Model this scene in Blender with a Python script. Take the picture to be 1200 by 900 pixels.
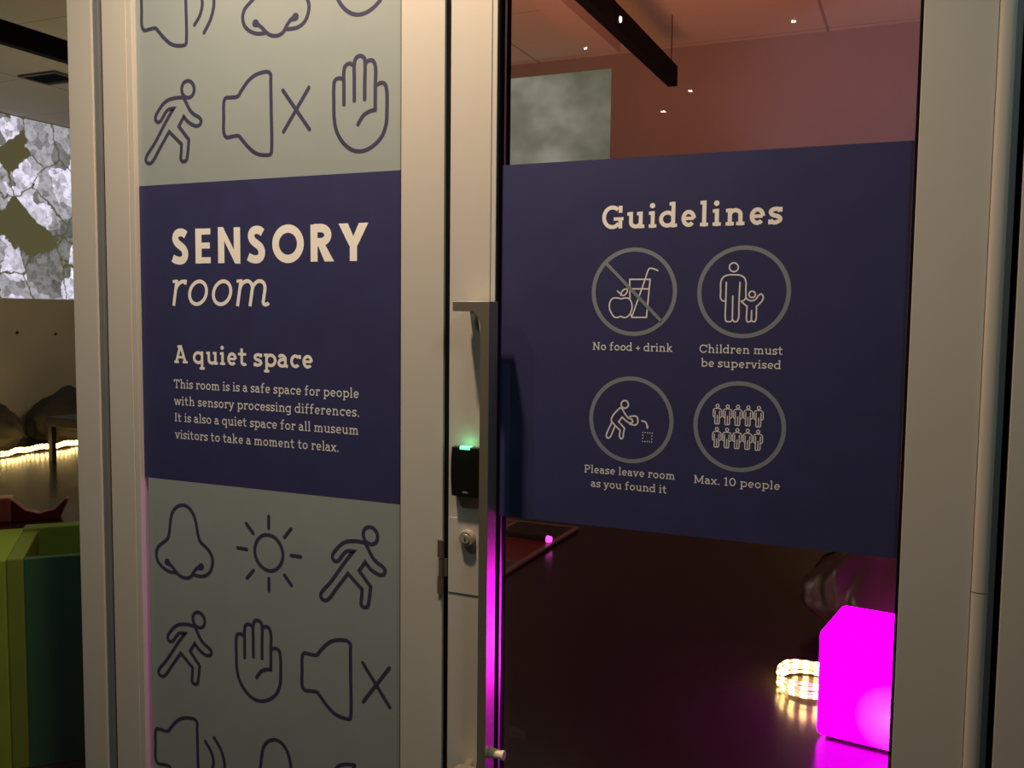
import bpy, bmesh, math, random
from mathutils import Vector, Matrix, noise

sc = bpy.context.scene
for o in list(bpy.data.objects):
    bpy.data.objects.remove(o)
col = sc.collection
random.seed(4)
PI = math.pi

# ------------------------------------------------------------------ camera
F_PX, YAW, PITCH, ROLL, DIST, EYE = 1074.61, -0.415147, -0.075481, 0.011017, 1.57274, 1.5
cyaw, syaw = math.cos(YAW), math.sin(YAW)
cpi, spi = math.cos(PITCH), math.sin(PITCH)
FWD = Vector((syaw * cpi, cyaw * cpi, spi))
RGT = Vector((cyaw, -syaw, 0))
UPV = RGT.cross(FWD)
R2 = RGT * math.cos(ROLL) + UPV * math.sin(ROLL)
U2 = -RGT * math.sin(ROLL) + UPV * math.cos(ROLL)
CAM = Vector((0, -DIST, EYE))
cd = bpy.data.cameras.new('camera')
cam = bpy.data.objects.new('camera', cd)
col.objects.link(cam)
cd.sensor_fit = 'HORIZONTAL'
cd.sensor_width = 36
cd.lens = F_PX / 1200 * 36
cd.clip_start = 0.02
M3 = Matrix((R2, U2, -FWD)).transposed()
cam.matrix_world = Matrix.Translation(CAM) @ M3.to_4x4()
sc.camera = cam


def at(px, py, v=0.0, axis=1):
    """point on the plane axis=v seen at that place of the photograph"""
    d = R2 * ((px - 600) / F_PX) - U2 * ((py - 450) / F_PX) + FWD
    t = (v - CAM[axis]) / d[axis]
    return CAM + d * t


# ------------------------------------------------------------------ light
sc.view_settings.view_transform = 'Standard'
sc.view_settings.look = 'None'
sc.view_settings.gamma = 1
sc.view_settings.use_curve_mapping = False
sc.view_settings.exposure = 0.0
w = bpy.data.worlds.new('world')
sc.world = w
w.use_nodes = True
w.node_tree.nodes['Background'].inputs[0].default_value = (0.8, 0.75, 0.6, 1)
w.node_tree.nodes['Background'].inputs[1].default_value = 0.012


def lamp(name, kind, loc, energy, color, size=0.1, target=None, angle=None, blend=0.5, size_y=None):
    ld = bpy.data.lights.new(name, kind)
    ld.energy = energy
    ld.color = color
    if kind == 'AREA':
        ld.size = size
        if size_y:
            ld.shape = 'RECTANGLE'
            ld.size_y = size_y
    else:
        ld.shadow_soft_size = size
    if kind == 'SPOT':
        ld.spot_size = angle
        ld.spot_blend = blend
    o = bpy.data.objects.new(name, ld)
    col.objects.link(o)
    o.location = loc
    if target is not None:
        o.rotation_euler = (Vector(target) - Vector(loc)).to_track_quat('-Z', 'Y').to_euler()
    return o


WARM = (1.0, 0.70, 0.465)
PALE = (0.78, 1.0, 0.90)
# hall downlight close above the door, a second one back and to the left, an unseen fill added at the right
lamp('downlight_lamp', 'SPOT', (-1.0, -0.55, 3.05), 156, WARM, 0.05, (-1.0, -0.02, 1.8), 2.0, 0.9)
lamp('hall_lamp', 'SPOT', (-1.95, -1.5, 3.4), 34, PALE, 0.05, (-1.6, 0, 1.75), 1.1, 1.0)
lamp('hall_fill', 'SPOT', (0.9, -1.5, 3.45), 42, PALE, 0.25, (-0.2, 0, 2.0), 1.25, 1.0)
# sensory room: unseen lamps added to tint ceiling, foam, left side, far wall and floor
lamp('amber_fill', 'SPOT', (-1.2, 3.0, 1.32), 200, (1.0, 0.30, 0.12), 0.5, (-1.2, 3.1, 3.7), 2.6, 0.5)
lamp('olive_fill', 'POINT', (-6.3, 4.4, 1.35), 46, (1.0, 0.84, 0.44), 0.25)
lamp('foam_fill', 'SPOT', (-2.2, 0.12, 2.9), 42, (1.0, 1.0, 0.62), 0.12, (-2.6, 0.5, 0.3), 1.1, 0.6)
lamp('mauve_fill', 'SPOT', (0.6, 3.0, 1.5), 75, (0.66, 0.58, 1.0), 0.25, (0.25, 6.0, 2.7), 1.0, 0.5)
lamp('floor_fill', 'POINT', (-0.2, 5.3, 0.5), 5, (1.0, 0.62, 0.22), 0.15)


# ------------------------------------------------------------------ materials
def mat(name, base, rough=0.5, metal=0.0, emit=None, estr=0.0, vary=0.0, vscale=8.0, bump=0.0, bscale=40.0,
        stretch=(1, 1, 1), spec=0.5, coat=0.0):
    m = bpy.data.materials.new(name)
    m.use_nodes = True
    nt = m.node_tree
    b = nt.nodes['Principled BSDF']
    b.inputs['Base Color'].default_value = (*base, 1)
    b.inputs['Roughness'].default_value = rough
    b.inputs['Metallic'].default_value = metal
    b.inputs['Specular IOR Level'].default_value = spec
    b.inputs['Coat Weight'].default_value = coat
    if emit:
        b.inputs['Emission Color'].default_value = (*emit, 1)
        b.inputs['Emission Strength'].default_value = estr
    if vary or bump:
        tc = nt.nodes.new('ShaderNodeTexCoord')
        mp = nt.nodes.new('ShaderNodeMapping')
        mp.inputs['Scale'].default_value = stretch
        nt.links.new(tc.outputs['Object'], mp.inputs[0])
    if vary:
        n = nt.nodes.new('ShaderNodeTexNoise')
        n.inputs['Scale'].default_value = vscale
        n.inputs['Detail'].default_value = 4
        nt.links.new(mp.outputs[0], n.inputs['Vector'])
        r = nt.nodes.new('ShaderNodeValToRGB')
        r.color_ramp.elements[0].position = 0.3
        r.color_ramp.elements[1].position = 0.7
        r.color_ramp.elements[0].color = (*[c * (1 - vary) for c in base], 1)
        r.color_ramp.elements[1].color = (*[min(1, c * (1 + vary)) for c in base], 1)
        nt.links.new(n.outputs[0], r.inputs[0])
        nt.links.new(r.outputs[0], b.inputs['Base Color'])
    if bump:
        n2 = nt.nodes.new('ShaderNodeTexNoise')
        n2.inputs['Scale'].default_value = bscale
        n2.inputs['Detail'].default_value = 5
        nt.links.new(mp.outputs[0], n2.inputs['Vector'])
        bp = nt.nodes.new('ShaderNodeBump')
        bp.inputs['Strength'].default_value = bump
        bp.inputs['Distance'].default_value = 0.01
        nt.links.new(n2.outputs[0], bp.inputs['Height'])
        nt.links.new(bp.outputs[0], b.inputs['Normal'])
    return m


M_FRAME = mat('anodised_frame', (0.55, 0.53, 0.49), 0.48, 0.0, vary=0.012, vscale=3, stretch=(3, 3, 0.5), bump=0.02, bscale=120)
M_PLATE = mat('lock_plate_metal', (0.54, 0.52, 0.48), 0.42, 0.0, vary=0.03)
M_GREY = mat('grey_channel', (0.20, 0.22, 0.24), 0.45, 0.2, vary=0.06)
M_DARK = mat('rubber_gap_black', (0.005, 0.005, 0.007), 0.9, vary=0.2, spec=0.1)  # seal rubber; also blackens frame gaps, where there is only shade
M_MIRROR_STRIP = mat('mirror_strip_metal', (0.7, 0.68, 0.68), 0.25, 0.8, vary=0.03)
M_HINGE = mat('hinge_bronze', (0.13, 0.105, 0.085), 0.5, 0.3, vary=0.1)
M_STEEL = mat('brushed_steel', (0.74, 0.66, 0.54), 0.27, 0.82, vary=0.05, vscale=30, stretch=(30, 30, 0.6), bump=0.05, bscale=60)
M_CHROME = mat('lock_steel', (0.62, 0.58, 0.50), 0.30, 0.55, vary=0.04)
M_NAVY = mat('navy_vinyl', (0.038, 0.041, 0.125), 0.55, vary=0.06, vscale=14, spec=0.25)
M_SAGE = mat('sage_vinyl', (0.29, 0.345, 0.355), 0.6, vary=0.03, vscale=9, spec=0.25)
M_LINE = mat('navy_print', (0.040, 0.040, 0.095), 0.6, vary=0.05)
M_CREAM = mat('cream_print', (0.95, 0.93, 0.90), 0.6, vary=0.02)
M_PALE = mat('pale_print', (0.78, 0.77, 0.80), 0.6, vary=0.02)
M_RING = mat('grey_print', (0.21, 0.25, 0.30), 0.6, vary=0.02)
M_BLACK = mat('black_plastic', (0.006, 0.006, 0.006), 0.38, vary=0.1)
M_LED = mat('green_led', (0.1, 0.8, 0.3), 0.4, emit=(0.18, 1.0, 0.42), estr=1.6, vary=0.02)
M_LOGO = mat('silver_print', (0.3, 0.3, 0.3), 0.4, vary=0.02)
M_FLOOR = mat('polished_floor', (0.026, 0.018, 0.016), 0.21, vary=0.15, vscale=2.5, bump=0.015, bscale=25, spec=0.36)
M_HALL = mat('hall_floor', (0.035, 0.030, 0.025), 0.5, vary=0.2, vscale=3)
M_WALL = mat('room_wall', (0.50, 0.47, 0.42), 0.85, vary=0.03, vscale=2)
M_FWALL = mat('far_wall_paint', (0.34, 0.31, 0.29), 0.85, vary=0.03, vscale=2)
M_HWALL = mat('hall_wall', (0.30, 0.28, 0.24), 0.85, vary=0.04, vscale=2)
M_TRACK = mat('black_track', (0.004, 0.005, 0.010), 0.8, vary=0.1, spec=0.08)
M_WIRE = mat('wire_steel', (0.12, 0.10, 0.09), 0.4, 0.8, vary=0.1)
M_BULB = mat('lamp_bulb', (1, 0.9, 0.8), 0.4, emit=(1.0, 0.85, 0.65), estr=6, vary=0.01)
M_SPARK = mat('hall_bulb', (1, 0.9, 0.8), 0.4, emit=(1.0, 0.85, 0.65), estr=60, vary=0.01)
M_VENT = mat('vent_metal', (0.12, 0.11, 0.09), 0.6, 0.3, vary=0.2)
M_ROPE = mat('rope_light_warm', (1, 0.8, 0.4), 0.4, emit=(1.0, 0.66, 0.24), estr=16.0, vary=0.05)
M_ROPE2 = mat('rope_light_gap', (0.8, 0.6, 0.3), 0.3, emit=(1.0, 0.55, 0.14), estr=1.2, vary=0.05)
M_BAG = mat('beanbag_leather', (0.060, 0.042, 0.032), 0.33, vary=0.2, vscale=6, bump=0.3, bscale=14)
M_BAG2 = mat('beanbag_fabric', (0.030, 0.024, 0.013), 0.8, vary=0.25, vscale=6, bump=0.4, bscale=18)
M_TABLE = mat('black_table', (0.010, 0.009, 0.008), 0.45, vary=0.1)
M_LIME = mat('lime_foam', (0.19, 0.30, 0.02), 0.8, vary=0.1, vscale=5, bump=0.05)
M_LIMED = mat('green_foam', (0.13, 0.20, 0.02), 0.8, vary=0.1, vscale=5, bump=0.05)
M_DGREEN = mat('dark_green_foam', (0.016, 0.085, 0.038), 0.8, vary=0.1, vscale=5, bump=0.05)
M_RED = mat('red_vinyl', (0.13, 0.008, 0.008), 0.7, vary=0.1)
M_PEACH = mat('peach_foam', (0.42, 0.26, 0.13), 0.75, vary=0.08)
M_TRED = mat('red_panel', (0.22, 0.012, 0.010), 0.35, vary=0.08)
M_TBLK = mat('black_panel', (0.016, 0.008, 0.008), 0.3, vary=0.1)
M_TOLV = mat('olive_panel', (0.075, 0.062, 0.035), 0.35, vary=0.1)
M_EDGE = mat('table_edging', (0.30, 0.20, 0.17), 0.4, vary=0.05)
M_TSIDE = mat('table_side', (0.020, 0.014, 0.012), 0.5, vary=0.1)
M_TIP = mat('magenta_tip', (0.9, 0.2, 0.8), 0.4, emit=(1.0, 0.10, 0.75), estr=1.6, vary=0.02)


def glass_mat(name, tint):
    m = bpy.data.materials.new(name)
    m.use_nodes = True
    nt = m.node_tree
    nt.nodes.clear()
    out = nt.nodes.new('ShaderNodeOutputMaterial')
    tr = nt.nodes.new('ShaderNodeBsdfTransparent')
    tr.inputs[0].default_value = (*tint, 1)
    gl = nt.nodes.new('ShaderNodeBsdfGlossy')
    gl.inputs['Roughness'].default_value = 0.0
    fr = nt.nodes.new('ShaderNodeFresnel')
    fr.inputs[0].default_value = 1.45
    mx = nt.nodes.new('ShaderNodeMixShader')
    ge = nt.nodes.new('ShaderNodeNewGeometry')
    inv = nt.nodes.new('ShaderNodeMath')
    inv.operation = 'SUBTRACT'
    inv.inputs[0].default_value = 1.0
    nt.links.new(ge.outputs['Backfacing'], inv.inputs[1])
    pr_ = nt.nodes.new('ShaderNodeMath')
    pr_.operation = 'MULTIPLY'
    nt.links.new(fr.outputs[0], pr_.inputs[0])
    nt.links.new(inv.outputs[0], pr_.inputs[1])
    nt.links.new(pr_.outputs[0], mx.inputs[0])
    nt.links.new(tr.outputs[0], mx.inputs[1])
    nt.links.new(gl.outputs[0], mx.inputs[2])
    nt.links.new(mx.outputs[0], out.inputs[0])
    return m


M_GLASS = glass_mat('clear_glass', (0.93, 0.95, 0.94))
M_ROD = glass_mat('clear_acrylic', (0.62, 0.60, 0.60))


def node_emit(name, build):
    m = bpy.data.materials.new(name)
    m.use_nodes = True
    nt = m.node_tree
    nt.nodes.clear()
    out = nt.nodes.new('ShaderNodeOutputMaterial')
    em = nt.nodes.new('ShaderNodeEmission')
    build(nt, em)
    nt.links.new(em.outputs[0], out.inputs[0])
    return m


def coords(nt, scale, loc=(0, 0, 0), rot=(0, 0, 0)):
    tc = nt.nodes.new('ShaderNodeTexCoord')
    mp = nt.nodes.new('ShaderNodeMapping')
    mp.inputs['Scale'].default_value = scale
    mp.inputs['Location'].default_value = loc
    mp.inputs['Rotation'].default_value = rot
    nt.links.new(tc.outputs['Object'], mp.inputs[0])
    return mp


def ramp(nt, src, stops):
    r = nt.nodes.new('ShaderNodeValToRGB')
    e = r.color_ramp.elements
    while len(e) < len(stops):
        e.new(0.5)
    for k, (p, c) in enumerate(stops):
        e[k].position = p
        e[k].color = (*c, 1)
    nt.links.new(src, r.inputs[0])
    return r


def rock_build(nt, em):
    mp = coords(nt, (1, 1, 1), (0, 0.35, 0.1), (0.5, 0, 0))

    def noi(scale, detail, rough=0.6, src=None):
        n = nt.nodes.new('ShaderNodeTexNoise')
        n.inputs['Scale'].default_value = scale
        n.inputs['Detail'].default_value = detail
        n.inputs['Roughness'].default_value = rough
        nt.links.new((src or mp).outputs[0], n.inputs['Vector'])
        return n
    n0 = noi(1.6, 6, 0.65)
    mixv = nt.nodes.new('ShaderNodeMix')
    mixv.data_type = 'VECTOR'
    mixv.inputs['Factor'].default_value = 0.42
    nt.links.new(mp.outputs[0], mixv.inputs['A'])
    nt.links.new(n0.outputs['Color'], mixv.inputs['B'])

    def vor(feature, scale, out):
        v = nt.nodes.new('ShaderNodeTexVoronoi')
        v.feature = feature
        v.inputs['Scale'].default_value = scale
        nt.links.new(mixv.outputs['Result'], v.inputs['Vector'])
        return v.outputs[out]
    mix2 = nt.nodes.new('ShaderNodeMix')
    mix2.data_type = 'VECTOR'
    mix2.inputs['Factor'].default_value = 0.13
    nt.links.new(mp.outputs[0], mix2.inputs['A'])
    nt.links.new(noi(6, 5, 0.6).outputs['Color'], mix2.inputs['B'])

    def vor2(feature, scale, out):
        v = nt.nodes.new('ShaderNodeTexVoronoi')
        v.feature = feature
        v.inputs['Scale'].default_value = scale
        nt.links.new(mix2.outputs['Result'], v.inputs['Vector'])
        return v.outputs[out]
    facet = ramp(nt, vor2('F1', 4.2, 'Color'), [(0.15, (0.20, 0.195, 0.18)), (0.38, (0.40, 0.385, 0.40)), (0.58, (0.82, 0.77, 0.90)), (0.85, (1.0, 0.94, 1.08))])
    facet.color_ramp.interpolation = 'CONSTANT'
    chips = ramp(nt, vor2('F1', 13, 'Color'), [(0.1, (0.45, 0.44, 0.42)), (0.4, (0.85, 0.84, 0.86)), (0.7, (1.15, 1.12, 1.2))])
    grain = ramp(nt, noi(14, 8, 0.7).outputs[0], [(0.35, (0.45, 0.44, 0.40)), (0.5, (0.95, 0.94, 0.95)), (0.65, (1.15, 1.12, 1.18))])

    def mulc(a_, b_, f_):
        m_ = nt.nodes.new('ShaderNodeMix')
        m_.data_type = 'RGBA'
        m_.blend_type = 'MULTIPLY'
        m_.inputs['Factor'].default_value = f_
        nt.links.new(a_, m_.inputs['A'])
        nt.links.new(b_, m_.inputs['B'])
        return m_
    mu = mulc(mulc(facet.outputs[0], chips.outputs[0], 0.8).outputs['Result'], grain.outputs[0], 0.8)
    earth = ramp(nt, vor2('F1', 2.1, 'Color'), [(0.0, (0, 0, 0)), (0.31, (0, 0, 0)), (0.32, (1, 1, 1))])
    crack = ramp(nt, vor2('DISTANCE_TO_EDGE', 2.1, 'Distance'), [(0.0, (0, 0, 0)), (0.006, (0, 0, 0)), (0.022, (1, 1, 1))])
    mk = nt.nodes.new('ShaderNodeMath')
    mk.operation = 'MULTIPLY'
    nt.links.new(earth.outputs[0], mk.inputs[0])
    nt.links.new(crack.outputs[0], mk.inputs[1])
    mx = nt.nodes.new('ShaderNodeMix')
    mx.data_type = 'RGBA'
    mx.inputs['A'].default_value = (0.095, 0.080, 0.036, 1)
    nt.links.new(mk.outputs[0], mx.inputs['Factor'])
    nt.links.new(mu.outputs['Result'], mx.inputs['B'])
    nt.links.new(mx.outputs['Result'], em.inputs[0])
    em.inputs[1].default_value = 1.15


def cloud_build(nt, em):
    mp = coords(nt, (1, 1, 1.3), (3.1, 0, 0.2))
    n = nt.nodes.new('ShaderNodeTexNoise')
    n.inputs['Scale'].default_value = 1.9
    n.inputs['Detail'].default_value = 3
    nt.links.new(mp.outputs[0], n.inputs['Vector'])
    r = ramp(nt, n.outputs[0], [(0.32, (0.155, 0.145, 0.10)), (0.5, (0.25, 0.225, 0.17)), (0.66, (0.37, 0.34, 0.28))])
    nt.links.new(r.outputs[0], em.inputs[0])
    em.inputs[1].default_value = 0.8


M_ROCK = node_emit('projected_rock', rock_build)
M_CLOUD = node_emit('projected_cloud', cloud_build)


def cube_build(nt, em):
    mp = coords(nt, (1, 1, 1), (-0.255, 0.0, -0.125))
    d = nt.nodes.new('ShaderNodeVectorMath')
    d.operation = 'LENGTH'
    nt.links.new(mp.outputs[0], d.inputs[0])
    r = ramp(nt, d.outputs['Value'], [(0.0, (1.0, 0.026, 1.0)), (0.05, (1.0, 0.012, 1.0)), (0.125, (1.0, 0.0, 1.0))])
    nt.links.new(r.outputs[0], em.inputs[0])
    em.inputs[1].default_value = 10.0


M_CUBE = node_emit('magenta_glow', cube_build)


def tile_mat(name, base, sx, sy, ox=0.0, oy=0.0):
    m = mat(name, base, 0.9)
    nt = m.node_tree
    b = nt.nodes['Principled BSDF']
    mp = coords(nt, (1 / sx, 1 / sy, 1), (ox, oy, 0))
    br = nt.nodes.new('ShaderNodeTexBrick')
    br.offset = 0
    br.inputs['Scale'].default_value = 1
    br.inputs['Brick Width'].default_value = 1
    br.inputs['Row Height'].default_value = 1
    br.inputs['Mortar Size'].default_value = 0.005
    br.inputs['Color1'].default_value = (*base, 1)
    br.inputs['Color2'].default_value = (*[c * 0.97 for c in base], 1)
    br.inputs['Mortar'].default_value = (*[c * 0.55 for c in base], 1)
    nt.links.new(mp.outputs[0], br.inputs['Vector'])
    nt.links.new(br.outputs[0], b.inputs['Base Color'])
    return m


M_CEIL = tile_mat('ceiling_tile', (0.55, 0.52, 0.46), 2.4, 1.2, 0.3, 0.05)


# ------------------------------------------------------------------ mesh helpers
def build(name, bm, m, parent=None, smooth=False, kind=None, bevel=0.0):
    me = bpy.data.meshes.new(name)
    if bevel:
        bmesh.ops.bevel(bm, geom=bm.edges[:], offset=bevel, segments=2, affect='EDGES', profile=0.5)
    bm.to_mesh(me)
    bm.free()
    for mm in (m if isinstance(m, (list, tuple)) else [m]):
        me.materials.append(mm)
    if smooth:
        for p in me.polygons:
            p.use_smooth = True
    o = bpy.data.objects.new(name, me)
    col.objects.link(o)
    if parent:
        o.parent = parent
        o.matrix_parent_inverse = parent.matrix_basis.inverted()
    if kind:
        o['kind'] = kind
    return o


def box(bm, x0, x1, y0, y1, z0, z1):
    v = [bm.verts.new((x, y, z)) for z in (z0, z1) for y in (y0, y1) for x in (x0, x1)]
    for f in ((0, 2, 3, 1), (4, 5, 7, 6), (0, 1, 5, 4), (2, 6, 7, 3), (0, 4, 6, 2), (1, 3, 7, 5)):
        bm.faces.new([v[i] for i in f])
    return v


def boxes(*bs):
    bm = bmesh.new()
    for b in bs:
        box(bm, *b)
    return bm


def prism_xz(bm, pts, y0, y1):
    a = [bm.verts.new((x, y0, z)) for x, z in pts]
    b = [bm.verts.new((x, y1, z)) for x, z in pts]
    bm.faces.new(a)
    bm.faces.new(b[::-1])
    n = len(pts)
    for i in range(n):
        bm.faces.new((a[i], b[i], b[(i + 1) % n], a[(i + 1) % n]))
    bmesh.ops.recalc_face_normals(bm, faces=bm.faces[:])


def cyl(bm, p, q, r0, r1=None, n=24, cap=True):
    p, q = Vector(p), Vector(q)
    r1 = r0 if r1 is None else r1
    d = (q - p).normalized()
    a = d.orthogonal().normalized()
    b = d.cross(a)
    A = [bm.verts.new(p + (a * math.cos(2 * PI * i / n) + b * math.sin(2 * PI * i / n)) * r0) for i in range(n)]
    B = [bm.verts.new(q + (a * math.cos(2 * PI * i / n) + b * math.sin(2 * PI * i / n)) * r1) for i in range(n)]
    for i in range(n):
        bm.faces.new((A[i], A[(i + 1) % n], B[(i + 1) % n], B[i]))
    if cap:
        bm.faces.new(A[::-1])
        bm.faces.new(B)


def tube(bm, pts, r, n=8, closed=False, mats=None):
    rings = []
    N = len(pts)
    for i, p in enumerate(pts):
        p = Vector(p)
        if closed:
            d = Vector(pts[(i + 1) % N]) - Vector(pts[i - 1])
        else:
            d = Vector(pts[min(i + 1, N - 1)]) - Vector(pts[max(i - 1, 0)])
        d.normalize()
        up = Vector((0, 0, 1)) if abs(d.z) < 0.9 else Vector((1, 0, 0))
        a = d.cross(up).normalized()
        b = d.cross(a)
        rings.append([bm.verts.new(p + (a * math.cos(2 * PI * k / n) + b * math.sin(2 * PI * k / n)) * r) for k in range(n)])
    for i in range(N if closed else N - 1):
        A, B = rings[i], rings[(i + 1) % N]
        for k in range(n):
            f = bm.faces.new((A[k], A[(k + 1) % n], B[(k + 1) % n], B[k]))
            if mats:
                f.material_index = mats(i)
    if not closed:
        bm.faces.new(rings[0])
        bm.faces.new(rings[-1][::-1])
    bmesh.ops.recalc_face_normals(bm, faces=bm.faces[:])


def thing(name, loc, label, cat, group=None, rz=0.0):
    o = bpy.data.objects.new(name, None)
    col.objects.link(o)
    o.location = loc
    o.rotation_euler = (0, 0, rz)
    o.empty_display_size = 0.1
    tag(o, label, cat, group)
    return o


def tag(o, label, cat, group=None):
    if label:
        o['label'] = label
    if cat:
        o['category'] = cat
    if group:
        o['group'] = group
    return o


def structure(name, loc=(0, 0, 0)):
    o = bpy.data.objects.new(name, None)
    col.objects.link(o)
    o.location = loc
    o['kind'] = 'structure'
    return o


# ------------------------------------------------------------------ the room
HC = 3.7
XL, YF, XR, YB = -9.5, 6.02, 4.2, 8.0
XJ = -7.0
build('floor', boxes((XL - 0.1, XR + 0.1, -0.02, YB + 0.1, -0.1, 0)), M_FLOOR, kind='structure')
build('floor_hall', boxes((XL - 0.1, XR + 0.1, -9.5, -0.02, -0.1, 0)), M_HALL, kind='structure')
build('ceiling', boxes((XL - 0.1, XR + 0.1, 0.06, YB + 0.1, HC, HC + 0.1)), M_CEIL, kind='structure')
build('ceiling_hall', boxes((XL - 0.1, XR + 0.1, -9.5, -0.02, HC, HC + 0.1)), M_HWALL, kind='structure')
build('wall_left', boxes((XL - 0.1, XL, 0.06, YB, 0, HC)), M_WALL, kind='structure')
build('wall_far', boxes((XJ, XR, YF, YF + 0.1, 0, HC), (XJ, XJ + 0.1, YF, YB, 0, HC)), M_FWALL, kind='structure')
build('wall_alcove', boxes((XL, XJ, YB, YB + 0.1, 0, HC)), M_WALL, kind='structure')
build('wall_right', boxes((XR, XR + 0.1, 0.06, YF, 0, HC)), M_WALL, kind='structure')
ZT = 2.36
build('wall_front', boxes((XL, XR, -0.02, 0.06, ZT, HC + 0.1), (0.60, XR, -0.02, 0.06, 0, ZT),
                          (XL, -4.2, -0.02, 0.06, 0, ZT)), M_HWALL, kind='structure')
build('wall_hall', boxes((XL, XR, -9.6, -9.5, 0, HC)), M_HWALL, kind='structure')

# frames: measured along the front plane y = 0
Y1 = 0.055           # depth of the frame sections
GY0, GY1 = 0.014, 0.024  # glass
VY = 0.0132          # front of the vinyl films

# window_1: big pane at the far left with its post
t = structure('window_1', (-1.79, 0, 0))
build('post', boxes((-1.828, -1.752, 0, Y1, 0, ZT)), M_FRAME, t, bevel=0.0012)
build('glass', boxes((-4.18, -1.83, GY0, GY1, 0.06, ZT - 0.02)), M_GLASS, t)
build('sill', boxes((-4.2, -1.8282, 0, Y1, 0, 0.06)), M_FRAME, t)
# trim_1: grey channel between the post and the panel
t = structure('trim_1', (-1.736, 0, 0))
build('channel', boxes((-1.7515, -1.7205, 0.022, Y1, 0, ZT)), M_DARK, t)
build('cover_strip', boxes((-1.7515, -1.7350, 0.004, 0.0215, 0, ZT)), M_GREY, t, bevel=0.001)

# window_2: fixed panel (with the vinyl films)
t = structure('window_2', (-1.28, 0, 0))
build('stile', boxes((-1.720, -1.6460, 0, Y1, 0, ZT)), M_FRAME, t, bevel=0.0012)
build('glazing_bead', boxes((-1.6452, -1.6300, 0.001, Y1, 0.08, ZT - 0.06)), M_FRAME, t, bevel=0.001)
build('stile', boxes((-0.935, -0.8395, 0, Y1, 0, ZT)), M_FRAME, t, bevel=0.0012)
build('gasket', boxes((-0.9395, -0.9352, 0.006, Y1, 0.08, ZT - 0.06)), M_DARK, t)
build('rail', boxes((-1.6298, -0.9397, 0, Y1, ZT - 0.08, ZT)), M_FRAME, t, bevel=0.0012)
build('rail', boxes((-1.6298, -0.9397, 0, Y1, 0, 0.12)), M_FRAME, t, bevel=0.0012)
build('glass', boxes((-1.6298, -0.9397, GY0, GY1, 0.12, ZT - 0.08)), M_GLASS, t)
t = structure('trim_2', (-0.833, 0.03, 0))
build('door_stop_shade', boxes((-0.8393, -0.8268, 0.007, 0.06, 0, ZT)), M_DARK, t)  # black strip set forward so the door gap reads as shade

# door_1: glazed door leaf
door = structure('door_1', (-0.37, 0, 0))
build('stile', boxes((-0.8265, -0.7410, 0, Y1, 0.01, ZT - 0.01)), M_FRAME, door, bevel=0.0012)
build('glazing_bead', boxes((-0.7402, -0.7305, 0.001, Y1, 0.18, ZT - 0.09)), M_FRAME, door, bevel=0.001)
build('gasket', boxes((-0.7303, -0.7265, 0.004, Y1, 0.18, ZT - 0.09)), M_DARK, door)
build('mirror_strip', boxes((-0.7264, -0.7260, 0.0255, 0.0335, 0.18, ZT - 0.09)), M_MIRROR_STRIP, door)  # polished strip added to mirror the magenta cube at the glass edge
build('gasket', boxes((-0.0155, -0.0108, 0.004, Y1, 0.18, ZT - 0.09)), M_DARK, door)
build('glass', boxes((-0.7262, -0.0158, GY0, GY1, 0.18, ZT - 0.09)), M_GLASS, door)
build('stile', boxes((-0.0106, 0.0925, 0, Y1, 0.01, ZT - 0.01)), M_FRAME, door, bevel=0.0012)
build('rail', boxes((-0.7408, -0.0108, 0, Y1, ZT - 0.09, ZT - 0.01)), M_FRAME, door, bevel=0.0012)
build('rail', boxes((-0.7408, -0.0108, 0, Y1, 0.01, 0.18)), M_FRAME, door, bevel=0.0012)
# continuous hinge at the right edge, in two lengths
for z0, z1 in ((1.0785, ZT - 0.02), (0.012, 1.0765)):
    bm = bmesh.new()
    pts = []
    for k in range(13):
        a = PI * k / 12
        pts.append((0.1045 - 0.0115 * math.cos(a), -0.0075 * math.sin(a) ** 0.8))
    pts = pts + [(0.1160, 0.03), (0.0930, 0.03)]
    lo = [bm.verts.new((x, y, z0)) for x, y in pts]
    hi = [bm.verts.new((x, y, z1)) for x, y in pts]
    n = len(pts)
    for i in range(n):
        bm.faces.new((lo[i], lo[(i + 1) % n], hi[(i + 1) % n], hi[i]))
    bm.faces.new(lo)
    bm.faces.new(hi)
    bmesh.ops.recalc_face_normals(bm, faces=bm.faces[:])
    build('hinge_cover', bm, M_FRAME, door)
# trim_3: door jamb at the far right
t = structure('trim_3', (0.3, 0, 0))
build('hinge_channel', boxes((0.1165, 0.1255, 0.012, Y1, 0, ZT)), M_GREY, t)
build('shadow_gap', boxes((0.1256, 0.1340, 0.018, Y1, 0, ZT)), M_DARK, t)  # solid near-black strip, the gap's shade put into its colour
build('jamb', boxes((0.1342, 0.60, 0.0, Y1, 0, ZT)), M_FRAME, t, bevel=0.0012)

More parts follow.
